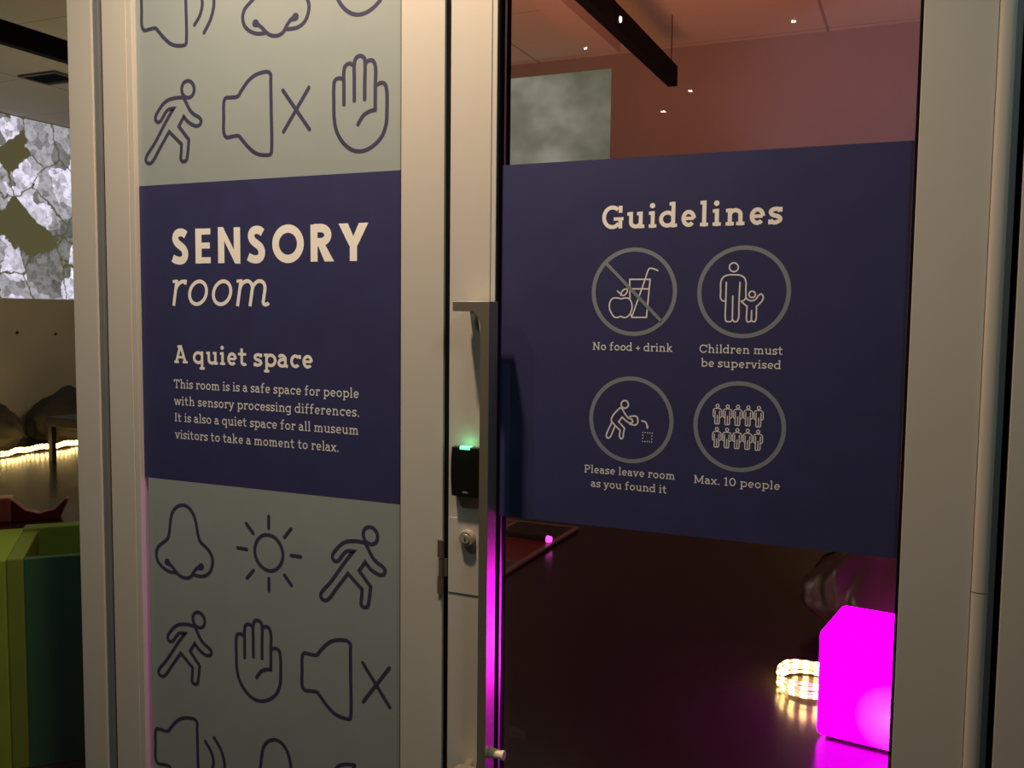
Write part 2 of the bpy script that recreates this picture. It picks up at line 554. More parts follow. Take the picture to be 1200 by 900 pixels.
# pull handle: flat bar with an arm at each end
BX0, BX1, BY0, BY1 = -0.7315, -0.7135, -0.060, -0.022
ztop, zbot = 1.5235, 0.604
pts = [(-0.7885, ztop), (BX1, ztop), (BX1, zbot), (-0.7885, zbot), (-0.7885, zbot + 0.018), (-0.749, zbot + 0.0185)]
for k in range(7):
    a = k / 6
    pts.append((-0.7475 + 0.016 * math.sin(a * PI / 2) ** 1.4, zbot + 0.019 + 0.030 * (1 - math.cos(a * PI / 2))))
for k in range(7):
    a = 1 - k / 6
    pts.append((-0.7475 + 0.016 * math.sin(a * PI / 2) ** 1.4, ztop - 0.019 - 0.030 * (1 - math.cos(a * PI / 2))))
pts += [(-0.749, ztop - 0.0185), (-0.7885, ztop - 0.018)]
bm = bmesh.new()
prism_xz(bm, pts, BY0, BY1)
hd = build('pull_handle', bm, M_STEEL, door, bevel=0.0006)
hd['label'] = 'brushed steel vertical pull bar'
for z in (ztop - 0.009, zbot + 0.009):
    bm = bmesh.new()
    cyl(bm, (-0.776, BY1 + 0.0002, z), (-0.776, -0.0002, z), 0.008, n=20)
    build('mounting_stud', bm, M_STEEL, hd)
bm = bmesh.new()
cyl(bm, (-0.7133, -0.034, 0.664), (-0.692, -0.034, 0.664), 0.0105, 0.0075, n=20)
cyl(bm, (-0.692, -0.034, 0.664), (-0.686, -0.034, 0.664), 0.0090, n=20)
build('lit_stud', bm, mat('lit_stud_cream', (0.92, 0.80, 0.60), 0.4, vary=0.03), hd)['label'] = 'handle stud coloured cream as if lit'  # the stud's light from above is put into its cream colour

# lock plate and cylinder on the stile
zp0, zp1 = at(545, 696, 0).z, at(545, 607.5, 0).z
bm = boxes((-0.8255, -0.7420, -0.0016, -0.0001, zp0, zp1))
build('lock_plate', bm, M_PLATE, door, bevel=0.0005)
c = at(545.5, 631.5, -0.012)
bm = bmesh.new()
cyl(bm, (c.x, -0.0017, c.z), (c.x, -0.006, c.z), 0.0170, 0.0165, n=40)
cyl(bm, (c.x, -0.006, c.z), (c.x, -0.013, c.z), 0.0162, 0.0140, n=40)
lock = build('lock_cylinder', bm, M_CHROME, door)
bm = bmesh.new()
cyl(bm, (c.x, -0.0131, c.z), (c.x, -0.0146, c.z), 0.0092, 0.0086, n=32)
build('lock_core', bm, M_CHROME, lock)
bm = boxes((c.x - 0.0010, c.x + 0.0010, -0.0152, -0.0147, c.z - 0.0045, c.z + 0.0035))
build('keyway', bm, M_DARK, lock)
# leaf hinge in the gap beside the lock
zh0, zh1 = at(520, 696, 0).z, at(520, 632, 0).z
hz = [zh0 + (zh1 - zh0) * k / 3 for k in range(4)]
hp = None
for k in range(3):
    bm = bmesh.new()
    cyl(bm, (-0.8385, -0.0055, hz[k] + 0.0006), (-0.8385, -0.0055, hz[k + 1] - 0.0006), 0.0055, n=20)
    if k == 1:
        box(bm, -0.8350, -0.8275, -0.004, 0.0, hz[k] + 0.001, hz[k + 1] - 0.001)
    else:
        box(bm, -0.8480, -0.8420, -0.004, -0.0002, hz[k] + 0.001, hz[k + 1] - 0.001)
    build('hinge_knuckle', bm, M_HINGE, door, smooth=False)['label'] = 'dark metal hinge knuckle'

# ------------------------------------------------------------------ card reader on the stile
a0, a1 = at(531.5, 522.5, -0.010), at(562, 583, -0.010)
rd = thing('card_reader', ((a0.x + a1.x) / 2, 0, a1.z),
           'small black card reader with a lit green bar on the door stile', 'card reader')
rx0, rx1, rz0, rz1 = a0.x, a1.x + 0.004, a1.z, a0.z
pr = []
for k in range(11):
    s = k / 10
    pr.append((rx0 - 0.0022 * math.sin(PI * s), rz0 + (rz1 - rz0) * s))
for k in range(11):
    s = 1 - k / 10
    pr.append((rx1 + 0.0022 * math.sin(PI * s), rz0 + (rz1 - rz0) * s))
bm = bmesh.new()
prism_xz(bm, pr, -0.018, -0.0003)
build('body', bm, M_BLACK, rd, bevel=0.0016)
xm = (rx0 + rx1) / 2
build('indicator_light', boxes((xm - 0.0125, xm + 0.0090, -0.0195, -0.006, rz1 - 0.0045, rz1 + 0.0018)), M_LED, rd, bevel=0.0008)['label'] = 'glowing green indicator'
build('maker_mark', boxes((xm - 0.006, xm + 0.005, -0.0184, -0.0181, rz0 + 0.0075, rz0 + 0.0102)), M_LOGO, rd)
lamp('led_spill', 'POINT', (xm - 0.001, -0.022, rz1 + 0.006), 0.012, (0.2, 1.0, 0.45), 0.004)


# ------------------------------------------------------------------ drawn strokes (flat prints)
def smooth_path(pts, closed=False, sub=6):
    """Catmull-Rom through pts; a point given as (x, y, 'c') is a sharp corner"""
    P = [Vector((p[0], p[1])) for p in pts]
    cor = [len(p) > 2 for p in pts]
    n = len(P)
    out = []
    segs = n if closed else n - 1
    for i in range(segs):
        p1, p2 = P[i], P[(i + 1) % n]
        p0 = P[i - 1] if (closed or i > 0) else p1 * 2 - p2
        p3 = P[(i + 2) % n] if (closed or i + 2 < n) else p2 * 2 - p1
        if cor[i]:
            p0 = p1 * 2 - p2
        if cor[(i + 1) % n]:
            p3 = p2 * 2 - p1
        # centripetal parametrisation keeps long and short spans from overshooting
        t0 = 0.0
        t1 = t0 + max(1e-6, (p1 - p0).length ** 0.5)
        t2 = t1 + max(1e-6, (p2 - p1).length ** 0.5)
        t3 = t2 + max(1e-6, (p3 - p2).length ** 0.5)
        for s in range(sub):
            t = t1 + (t2 - t1) * s / sub
            A1 = p0 * ((t1 - t) / (t1 - t0)) + p1 * ((t - t0) / (t1 - t0))
            A2 = p1 * ((t2 - t) / (t2 - t1)) + p2 * ((t - t1) / (t2 - t1))
            A3 = p2 * ((t3 - t) / (t3 - t2)) + p3 * ((t - t2) / (t3 - t2))
            B1 = A1 * ((t2 - t) / (t2 - t0)) + A2 * ((t - t0) / (t2 - t0))
            B2 = A2 * ((t3 - t) / (t3 - t1)) + A3 * ((t - t1) / (t3 - t1))
            out.append(B1 * ((t2 - t) / (t2 - t1)) + B2 * ((t - t1) / (t2 - t1)))
    if not closed:
        out.append(P[-1])
    return out


class Ink:
    """flat marks in a plane y = const, seen from -y; each mark a hair in front of the last"""

    def __init__(self, y):
        self.bm = bmesh.new()
        self.y = y
        self.k = 0

    def _y(self):
        self.k += 1
        return self.y - 3e-6 * self.k

    def poly(self, pts):
        y = self._y()
        v = [self.bm.verts.new((p[0], y, p[1])) for p in pts]
        self.bm.faces.new(v)

    def disc(self, c, r, n=14, rz=None, rot=0.0):
        rz = r if rz is None else rz
        cr, sr = math.cos(rot), math.sin(rot)
        self.poly([(c[0] + cr * r * math.cos(2 * PI * i / n) - sr * rz * math.sin(2 * PI * i / n),
                    c[1] + sr * r * math.cos(2 * PI * i / n) + cr * rz * math.sin(2 * PI * i / n)) for i in range(n)])

    def line(self, pts, hw, closed=False, cap='round'):
        P = [Vector((p[0], p[1])) for p in pts]
        Q = [P[0]]
        for p in P[1:]:
            if (p - Q[-1]).length > 1e-7:
                Q.append(p)
        if closed and (Q[0] - Q[-1]).length < 1e-7:
            Q.pop()
        P = Q
        n = len(P)
        if n < 2:
            return
        y = self._y()
        L, Rr = [], []
        for i in range(n):
            if closed:
                d0, d1 = (P[i] - P[i - 1]).normalized(), (P[(i + 1) % n] - P[i]).normalized()
            else:
                d0 = (P[i] - P[i - 1]).normalized() if i else (P[1] - P[0]).normalized()
                d1 = (P[i + 1] - P[i]).normalized() if i < n - 1 else d0
            d = d0 + d1
            if d.length < 1e-6:
                d = d1
            d.normalize()
            nr = Vector((-d.y, d.x))
            ca = max(0.45, nr.dot(Vector((-d1.y, d1.x))))
            L.append(self.bm.verts.new((P[i].x + nr.x * hw / ca, y, P[i].y + nr.y * hw / ca)))
            Rr.append(self.bm.verts.new((P[i].x - nr.x * hw / ca, y, P[i].y - nr.y * hw / ca)))
        for i in range(n if closed else n - 1):
            j = (i + 1) % n
            try:
                self.bm.faces.new((L[i], Rr[i], Rr[j], L[j]))
            except ValueError:
                pass
        if cap == 'round' and not closed:
            self.disc(P[0], hw)
            self.disc(P[-1], hw)

    def make(self, name, m, parent):
        bmesh.ops.recalc_face_normals(self.bm, faces=self.bm.faces[:])
        for f in self.bm.faces:
            if f.normal.y > 0:
                f.normal_flip()
        return build(name, self.bm, m, parent)


# ------------------------------------------------------------------ a slab letter set drawn with strokes (units of cap height)
X, ASC, DSC = 0.70, 1.06, -0.30


def arc(cx, cy, rx, ry, a0, a1, n=14):
    return [(cx + rx * math.cos(math.radians(a0 + (a1 - a0) * i / n)), cy + ry * math.sin(math.radians(a0 + (a1 - a0) * i / n)))
            for i in range(n + 1)]


def glyph(ch, t, it=False):
    """(advance, strokes, dots)"""
    b, xt, ct, at_ = t, X - t, 1 - t, ASC - t
    s = 0.075 + t

    def foot(x, l=1, r=1, y=None):
        y = b if y is None else y
        return [(x - s * l, y), (x + s * r, y)]

    def headl(x, y):
        return [(x - s, y), (x + t * 0.5, y)]

    S, D = [], []
    adv = 0.7
    if it:
        x1 = 0.10 + t
        if ch == 'r':
            return x1 + 0.34, [[(x1, 0), (x1, X)], headl(x1, xt), arc(x1 + 0.22, X - 0.30, 0.22, 0.30 - t, 180, 85) + [(x1 + 0.27, xt)], [(x1 + 0.27, X), (x1 + 0.27, X - 0.13)]], []
        if ch == 'm':
            w_ = 0.36
            return x1 + 2 * w_ + 0.22, [[(x1, 0), (x1, X)], headl(x1, xt), arc(x1 + w_ / 2, X - 0.26, w_ / 2, 0.26 - t, 180, 0) + [(x1 + w_, 0)],
                                        arc(x1 + w_ * 1.5, X - 0.26, w_ / 2, 0.26 - t, 180, 0) + [(x1 + 2 * w_, 0.12)] + arc(x1 + 2 * w_ + 0.08, 0.12, 0.08, 0.12 - t, 180, 340, 10)], []
    cm = smooth_path
    if ch == ' ':
        return 0.32, [], []
    if ch in 'nhmr':
        x1 = 0.15 + t
        top = ASC if ch == 'h' else X
        S += [[(x1, 0), (x1, top)], headl(x1, top - t), foot(x1)]
        if ch == 'r':
            S += [arc(x1 + 0.20, X - 0.29, 0.20, 0.29 - t, 180, 80) + [(x1 + 0.29, xt)], [(x1 + 0.29, X), (x1 + 0.29, X - 0.15 - t)]]
            return x1 + 0.38, S, D
        w_ = 0.40 if ch != 'm' else 0.36
        for k in range(2 if ch == 'm' else 1):
            xa = x1 + w_ * k
            S += [arc(xa + w_ / 2, X - 0.26, w_ / 2, 0.26 - t, 180, 0) + [(xa + w_, 0)], foot(xa + w_)]
        return x1 + w_ * (2 if ch == 'm' else 1) + s + 0.07, S, D
    if ch == 'u':
        x1, x2 = 0.13 + t, 0.53 + t
        S += [[(x1, X)] + arc((x1 + x2) / 2, 0.26, 0.20, 0.26 - t, 180, 360), [(x2, X), (x2, 0)], headl(x1, xt), headl(x2, xt), foot(x2, 0)]
        return x2 + s + 0.06, S, D
    if ch == 'i':
        x1 = 0.14 + t
        S += [[(x1, 0), (x1, X)], headl(x1, xt), foot(x1)]
        D += [(x1 - t * 0.2, 0.93, t * 1.35)]
        return x1 + s + 0.06, S, D
    if ch == 'l':
        x1 = 0.14 + t
        S += [[(x1, 0), (x1, ASC)], headl(x1, at_), foot(x1)]
        return x1 + s + 0.06, S, D
    if ch == 'k':
        x1 = 0.14 + t
        S += [[(x1, 0), (x1, ASC)], headl(x1, at_), foot(x1), [(x1, 0.28), (x1 + 0.36, xt)], [(x1 + 0.14, 0.40), (x1 + 0.40, b)],
              [(x1 + 0.22, xt), (x1 + 0.46, xt)], [(x1 + 0.30, b), (x1 + 0.52, b)]]
        return x1 + 0.58, S, D
    if ch == 'o':
        S += [arc(0.36, X / 2, 0.30 - t, X / 2 - t, 0, 360, 28)]
        return 0.72, S, D
    if ch == 'e':
        S += [[(0.07 + t, X * 0.5), (0.64 - t, X * 0.5)], [(0.64 - t, X * 0.5)] + arc(0.355, X / 2, 0.285 - t, X / 2 - t, 0, 318, 24)]
        return 0.69, S, D
    if ch == 'c':
        S += [arc(0.36, X / 2, 0.29 - t, X / 2 - t, 42, 318, 24), [(0.60, X - 0.02), (0.60, X - 0.22)]]
        return 0.68, S, D
    if ch == 's':
        S += [cm([(0.45, xt - 0.10), (0.38, xt - 0.01), (0.27, xt), (0.14, xt - 0.05), (0.11, X * 0.70), (0.16, X * 0.57), (0.28, X * 0.50),
                  (0.40, X * 0.43), (0.46, X * 0.30), (0.42, b + 0.06), (0.29, b), (0.17, b + 0.01), (0.10, b + 0.10)]),
              [(0.45, X - 0.01), (0.45, X - 0.20)], [(0.10, 0.01), (0.10, 0.20)]]
        return 0.56, S, D
    if ch == 'a':
        x2 = 0.46
        S += [cm([(0.11, xt - 0.10), (0.17, xt - 0.01), (0.28, xt), (0.40, xt - 0.05), (x2, X - 0.22)]) + [(x2, 0.12), (x2 + 0.05, b), (x2 + 0.14, b)],
              cm([(x2, 0.41), (0.30, 0.42), (0.14, 0.35), (0.09, 0.22), (0.14, b + 0.04), (0.25, b), (0.38, 0.09), (x2, 0.20)])]
        return 0.66, S, D
    if ch in 'bp':
        x1 = 0.14 + t
        lo, hi = (0, ASC) if ch == 'b' else (DSC, X)
        S += [[(x1, lo), (x1, hi)], headl(x1, hi - t), arc(x1 + 0.23, X / 2, 0.26, X / 2 - t, 155, -155, 22)]
        if ch == 'p':
            S += [foot(x1, y=DSC + t)]
        return x1 + 0.56 + t * 0.5, S, D
    if ch in 'dqg':
        x2 = 0.56
        S += [arc(x2 - 0.23, X / 2, 0.26, X / 2 - t, 25, 335, 22)]
        if ch == 'd':
            S += [[(x2, 0), (x2, ASC)], headl(x2, at_), foot(x2, 0)]
        elif ch == 'q':
            S += [[(x2, DSC), (x2, X)], foot(x2, y=DSC + t), [(x2, xt), (x2 + 0.06, xt)]]
        else:
            S += [[(x2, X), (x2, -0.10)] + arc(x2 - 0.22, -0.10, 0.22, 0.20 - t, 0, -140, 12), [(x2, xt), (x2 + s, xt)]]
        return x2 + s + 0.05, S, D
    if ch == 'f':
        x1 = 0.17 + t
        S += [[(x1, 0), (x1, 0.80)] + arc(x1 + 0.17, 0.80, 0.17, ASC - 0.80 - t, 180, 60), [(0.03, xt), (x1 + 0.24, xt)], foot(x1)]
        return x1 + 0.32, S, D
    if ch == 't':
        x1 = 0.16 + t
        S += [[(x1, 0.93), (x1, 0.20)] + arc(x1 + 0.14, 0.20, 0.14, 0.20 - t, 180, 320), [(0.02, xt), (x1 + 0.26, xt)]]
        return x1 + 0.34, S, D
    if ch in 'vy':
        S += [[(0.10, X), (0.33, 0)], [(0.57, X), (0.33, 0) if ch == 'v' else (0.27, -0.18)], [(0.0, xt), (0.24, xt)], [(0.44, xt), (0.67, xt)]]
        if ch == 'y':
            S[1] = [(0.57, X), (0.31, -0.06), (0.22, DSC + t + 0.02), (0.12, DSC + t)]
            S += [[(0.08, DSC + t), (0.24, DSC + t)]]
        return 0.68, S, D
    if ch == 'w':
        S += [[(0.10, X), (0.28, 0)], [(0.28, 0), (0.47, X)], [(0.47, X), (0.66, 0)], [(0.66, 0), (0.85, X)], [(0.0, xt), (0.22, xt)], [(0.73, xt), (0.95, xt)]]
        return 0.96, S, D
    if ch == 'x':
        S += [[(0.11, xt), (0.53, b)], [(0.53, xt), (0.11, b)], [(0.02, xt), (0.24, xt)], [(0.42, xt), (0.62, xt)], [(0.02, b), (0.23, b)], [(0.42, b), (0.64, b)]]
        return 0.67, S, D
    if ch == '.':
        return 0.32, S, [(0.16, t * 1.25, t * 1.35)]
    if ch == '+':
        return 0.62, [[(0.05, 0.36), (0.57, 0.36)], [(0.31, 0.10), (0.31, 0.62)]], D
    if ch == 'A':
        S += [[(0.14, b), (0.41, 1)], [(0.41, 1), (0.70, b)], [(0.22, 0.34), (0.61, 0.34)], [(0.01, b), (0.29, b)], [(0.54, b), (0.84, b)], [(0.22, ct), (0.43, ct)]]
        return 0.86, S, D
    if ch == 'C':
        S += [arc(0.50, 0.5, 0.43 - t, 0.5 - t, 45, 315, 26), [(0.85, 0.98), (0.85, 0.66)], [(0.82, 0.26), (0.80, 0.16)]]
        return 0.94, S, D
    if ch == 'G':
        S += [arc(0.50, 0.5, 0.43 - t, 0.5 - t, 48, 320, 26), [(0.84, 0.98), (0.84, 0.68)], [(0.84, 0.02), (0.84, 0.44)], [(0.56, 0.44 - t * 0.2), (0.97, 0.44 - t * 0.2)]]
        return 1.02, S, D
    if ch == 'I':
        x1 = 0.16 + t
        S += [[(x1, 0), (x1, 1)], foot(x1), foot(x1, y=ct)]
        return x1 + s + 0.08, S, D
    if ch == 'T':
        S += [[(0.42, 0), (0.42, 1)], foot(0.42), [(0.04, ct), (0.80, ct)], [(0.04 + t, 1), (0.04 + t, 0.70)], [(0.80 - t, 1), (0.80 - t, 0.70)]]
        return 0.84, S, D
    if ch == 'P':
        x1 = 0.16 + t
        S += [[(x1, 0), (x1, 1)], foot(x1, 1, 1.2), headl(x1, ct), [(x1, ct), (x1 + 0.28, ct)] + arc(x1 + 0.28, 0.70, 0.22, 0.30 - t, 90, -90) + [(x1, 0.40 + t)]]
        return x1 + 0.60, S, D
    if ch == 'N':
        x1, x2 = 0.16 + t, 0.72 + t
        S += [[(x1, 0), (x1, 1)], [(x1, 1 - t), (x2, t)], [(x2, 0), (x2, 1)], foot(x1), headl(x1, ct), foot(x2, y=ct)]
        return x2 + s + 0.07, S, D
    if ch == 'M':
        x1, x2 = 0.16 + t, 0.90 + t
        S += [[(x1, 0), (x1, 1)], [(x1, 1 - t), ((x1 + x2) / 2, 0.16)], [((x1 + x2) / 2, 0.16), (x2, 1 - t)], [(x2, 0), (x2, 1)], foot(x1), foot(x2), headl(x1, ct),
              [(x2, ct), (x2 + s, ct)]]
        return x2 + s + 0.08, S, D
    if ch == '1':
        S += [[(0.28, 0), (0.28, 1)], [(0.28, ct), (0.08, ct - 0.10)], foot(0.28, 1.3, 1.3)]
        return 0.54, S, D
    if ch == '0':
        S += [arc(0.38, 0.5, 0.33 - t, 0.5 - t, 0, 360, 28)]
        return 0.78, S, D
    # heavy capitals without serifs
    return adv, S, D


def plain_cap(ch, t):
    """(advance, strokes, filled outlines)"""
    S, Q = [], []
    if ch == 'S':
        S = [smooth_path([(0.455, 0.83), (0.37, 0.995 - t), (0.28, 1.01 - t), (0.185, 0.97 - t), (0.14, 0.74), (0.19, 0.61), (0.29, 0.52), (0.39, 0.42), (0.43, 0.28),
                          (0.38, t + 0.03), (0.27, t - 0.01), (0.15, t + 0.015), (0.055, 0.17)])]
        return 0.60, S, Q
    x = t + 0.05
    if ch == 'E':
        S = [[(x, 0), (x, 1)], [(x, 1 - t * .9), (0.50, 1 - t * .9)], [(x, 0.51), (0.48, 0.51)], [(x, t * .9), (0.50, t * .9)]]
        return 0.58, S, Q
    if ch == 'N':
        x2 = 0.70 - t
        S = [[(x, 0), (x, 0.98)], [(x2, 0.02), (x2, 1)]]
        Q = [[(x - t, 1.02), (x + t * 0.55, 1.02), (x2 + t, -0.02), (x2 - t * 0.55, -0.02)]]
        return 0.78, S, Q
    if ch == 'O':
        return 0.92, [arc(0.46, 0.5, 0.43 - t, 0.515 - t, 0, 360, 36)], Q
    if ch == 'R':
        S = [[(x, 0), (x, 1)], [(x, 1 - t), (0.32, 1 - t)] + arc(0.32, 0.71, 0.185, 0.29 - t, 90, -90) + [(x, 0.42 + t)]]
        Q = [[(0.24, 0.46), (0.43, 0.46), (0.66, 0.0), (0.42, 0.0)]]
        return 0.70, S, Q
    if ch == 'Y':
        S = [[(0.37, 0.46), (0.37, 0)]]
        Q = [[(0.0, 1.0), (2.35 * t, 1.0), (0.37 + t, 0.40), (0.37 - t, 0.40)], [(0.74, 1.0), (0.37 + t, 0.40), (0.37 - t, 0.40), (0.74 - 2.35 * t, 1.0)]]
        return 0.74, S, Q
    return 0.5, S, Q


def text(ink, word, pl, pr, cap, t, plain=False, slant=0.0, y=VY, track=0.0):
    """set a line between two baseline ends given in the photograph; cap = cap height in metres"""
    a, c = at(pl[0], pl[1], y), at(pr[0], pr[1], y)
    run = []
    x = 0.0
    lo, hi = 1e9, -1e9
    for ch in word:
        Q = []
        if plain:
            adv, S, Q = plain_cap(ch, t)
            D = []
        else:
            adv, S, D = glyph(ch, t, slant > 0)
        S = [[(px + x + slant * py, py) for px, py in s_] for s_ in S]
        Q = [[(px + x, py) for px, py in s_] for s_ in Q]
        D = [(dx + x + slant * dy, dy, r) for dx, dy, r in D]
        for s_ in S:
            for px, py in s_:
                lo, hi = min(lo, px - t), max(hi, px + t)
        for s_ in Q:
            for px, py in s_:
                lo, hi = min(lo, px), max(hi, px)
        for dx, dy, r in D:
            lo, hi = min(lo, dx - r), max(hi, dx + r)
        run.append((S, D, Q))
        x += adv + track
    sx = (c.x - a.x) / (hi - lo)
    sz = cap
    z0 = (a.z + c.z) / 2
    for S, D, Q in run:
        for s_ in S:
            closed = len(s_) > 6 and abs(s_[0][0] - s_[-1][0]) < 1e-6 and abs(s_[0][1] - s_[-1][1]) < 1e-6
            flat = len(s_) == 2 and abs(s_[0][1] - s_[1][1]) < 1e-6
            hw = t * (sz * 0.86 if flat else (sx + sz) / 2)
            ink.line([(a.x + (px - lo) * sx, z0 + py * sz) for px, py in s_], hw, closed=closed, cap='butt')
        for s_ in Q:
            ink.poly([(a.x + (px - lo) * sx, z0 + py * sz) for px, py in s_])
        for dx, dy, r in D:
            ink.disc((a.x + (dx - lo) * sx, z0 + dy * sz), r * (sx + sz) / 2, 16)


def capm(px, pxh, py):
    """height in metres of pxh pixels at this place on the film"""
    return at(px, py - pxh / 2, VY).z - at(px, py + pxh / 2, VY).z


# ------------------------------------------------------------------ vinyl films
zA, zB = at(470, 200, VY).z, at(470, 591.5, VY).z     # top and foot of the navy band on the panel
zAl, zBl = at(160, 218, VY).z, at(166, 558.5, VY).z
zA, zB = (zA + zAl) / 2, (zB + zBl) / 2
PX0, PX1 = -1.6293, -0.9400
FY = VY + 0.0006


def film(name, x0, x1, z0, z1, m, label, cat='sign'):
    o = build(name, boxes((x0, x1, VY, GY0 - 0.0001, z0, z1)), m, bevel=0.0)
    tag(o, label, cat)
    return o


navy = film('vinyl_sign', PX0, PX1, zB, zA, M_NAVY, 'navy vinyl sign with cream words naming the sensory room and quiet space')
sage_top = film('vinyl_film', PX0, PX1, zA + 0.0003, ZT - 0.085, M_SAGE,
                'sage green film of navy pictograms above the navy sensory room sign', 'window film')
sage_low = film('vinyl_film', PX0 + 0.011, PX1, 0.125, zB - 0.0003, M_SAGE,
                'sage green film of navy pictograms below the navy sensory room sign', 'window film')
gT = sum(at(x, y_, VY).z for x, y_ in ((590, 195.5), (830, 179), (1077, 162))) / 3
gB = sum(at(x, y_, VY).z for x, y_ in ((700, 618), (900, 638), (1055, 654))) / 3
guide = film('vinyl_sign', -0.7245, -0.0160, gB, gT, M_NAVY, 'navy vinyl guidelines sign with four ringed pictograms on the glass door')

IY = VY - 0.0002


def write(parent, m, lines, name='lettering'):
    for ln in lines:
        ink = Ink(IY)
        text(ink, *ln[:5], **(ln[5] if len(ln) > 5 else {}))
        ink.make(name, m, parent)


write(navy, M_CREAM, [
    ('SENSORY', (198.8, 309), (431.8, 306), capm(315, 42.5, 287), 0.100, dict(plain=True, track=0.075)),
    ('room', (201.3, 358.5), (316.8, 358.8), capm(258, 44.5, 343), 0.046, dict(slant=0.16)),
    ('A quiet space', (203, 425.8), (366.8, 431.8), capm(285, 22, 418), 0.078)])
cp = capm(310, 10.8, 490)
write(navy, M_PALE, [
    ('This room is is a safe space for people', (203.4, 454.6), (420.6, 466.8), cp, 0.060),
    ('with sensory processing differences.', (203.6, 475), (421, 488), cp, 0.060),
    ('It is also a quiet space for all museum', (204.6, 494), (420.6, 509.6), cp, 0.060),
    ('visitors to take a moment to relax.', (204.8, 514.4), (397, 528.8), cp, 0.060)])
write(guide, M_CREAM, [('Guidelines', (705.5, 269.5), (916.9, 262), capm(810, 28.5, 252), 0.082, dict(track=0.05))])
cg = capm(800, 9.6, 410)
write(guide, M_PALE, [
    ('No food + drink', (694.2, 410.6), (788.6, 411.9), cg, 0.062),
    ('Children must', (819.6, 414), (917.6, 415.2), cg, 0.062),
    ('be supervised', (820.8, 430), (915.8, 432.4), cg, 0.062),
    ('Please leave room', (684.3, 553), (791.3, 562.8), cg, 0.062),
    ('as you found it', (692.5, 570.4), (781.5, 578.2), cg, 0.062),
    ('Max. 10 people', (812.6, 566.3), (914.0, 574), cg, 0.062)])


# ---- pictograms: traced once, then set again at every place they appear
def tr(pts, sc_, ox, oy):
    out = []
    for p in pts:
        q = at(p[0] / sc_ + ox, p[1] / sc_ + oy, VY)
        out.append((q.x, q.z) + tuple(p[2:]))
    return out


def master(paths, sc_, ox, oy):
    """list of (kind, pts) -> film coordinates"""
    return [(k, tr(pts, sc_, ox, oy)) for k, pts in paths]


def fit(paths, src, dst):
    """move and scale so that two points (photo pixels) land on two others"""
    s0, s1 = [at(p[0], p[1], VY) for p in src]
    d0, d1 = [at(p[0], p[1], VY) for p in dst]
    k = math.hypot(d1.x - d0.x, d1.z - d0.z) / math.hypot(s1.x - s0.x, s1.z - s0.z)
    mx, mz = (d0.x + d1.x) / 2 - k * (s0.x + s1.x) / 2, (d0.z + d1.z) / 2 - k * (s0.z + s1.z) / 2
    return [(kind, [(p[0] * k + mx, p[1] * k + mz) + tuple(p[2:]) for p in pts]) for kind, pts in paths]


def draw(parent, name, paths, hw, m):
    ink = Ink(IY)
    for kind, pts in paths:
        if kind == 'open':
            ink.line(smooth_path(pts), hw)
        elif kind == 'closed':
            ink.line(smooth_path(pts, True), hw, closed=True)
        elif kind == 'seg':
            ink.line([p[:2] for p in pts], hw)
        elif kind == 'ball':
            a_, b_ = Vector(pts[0][:2]), Vector(pts[1][:2])
            for k in range(5):
                ink.disc(a_.lerp(b_, k / 4), hw * 2.0 * (1 - 0.13 * k), 16)
        elif kind == 'dot':
            for p in pts:
                ink.disc(p[:2], hw, 10)
    return ink.make(name, m, parent)


def ell(cx, cy, rx, ry, n=20, rot=0.0):
    return [(cx + rx * math.cos(2 * PI * i / n) * math.cos(rot) - ry * math.sin(2 * PI * i / n) * math.sin(rot),
             cy + rx * math.cos(2 * PI * i / n) * math.sin(rot) + ry * math.sin(2 * PI * i / n) * math.cos(rot)) for i in range(n)]


HW = 0.0042
man = master([
    ('closed', ell(452, 185, 55, 74)),
    ('closed', [(408, 256, 'c'), (340, 262), (275, 282), (230, 320), (190, 380), (168, 425), (168, 455), (188, 476), (214, 462), (238, 420), (262, 380), (285, 362), (326, 354, 'c'),
                (270, 450), (160, 660), (85, 785), (85, 818), (108, 838), (138, 824), (205, 705), (287, 558, 'c'), (340, 612), (396, 668, 'c'),
                (393, 740), (390, 792), (398, 814), (416, 820), (438, 808), (446, 780), (455, 700), (460, 628, 'c'), (372, 512, 'c'), (415, 425, 'c'),
                (450, 468), (490, 496), (532, 508), (558, 494), (568, 462), (552, 434), (505, 405), (470, 368), (440, 310), (415, 262)])], 7.5, 160, 80)
spk = [('closed', [(94, 370), (108, 338), (150, 332), (215, 322), (245, 275), (300, 195), (360, 140), (430, 112), (480, 107), (503, 128), (505, 200), (509, 450), (513, 780),
                   (505, 828), (440, 838), (370, 820), (300, 760), (250, 700), (222, 670), (170, 674), (118, 682), (96, 655), (92, 500)])]
spx = master(spk + [('seg', [(612, 270), (845, 612)]), ('seg', [(840, 245), (618, 632)])], 7.5, 250, 70)
spw = master(spk + [('open', [(585, 290), (640, 370), (665, 470), (640, 580), (590, 660)]), ('open', [(672, 220), (745, 330), (775, 470), (745, 610), (680, 735)])], 7.5, 250, 70)
hand = master([
    ('open', [(152, 252), (112, 245), (82, 265), (75, 320), (75, 440), (78, 560), (97, 660), (150, 752), (212, 802), (270, 816), (330, 804), (400, 758), (455, 690),
              (484, 600), (490, 500), (488, 340), (475, 292), (445, 280), (415, 295)]),
    ('open', [(154, 450), (154, 320), (154, 190), (165, 150), (195, 130), (228, 142)]),
    ('open', [(235, 420), (235, 260), (236, 125), (250, 85), (282, 70), (312, 86), (319, 130), (317, 270), (316, 410)]),
    ('open', [(322, 128), (345, 107), (380, 108), (399, 150), (399, 320), (398, 492, 'c'), (355, 503), (310, 532), (283, 570), (264, 605)])], 6.667, 380, 55)
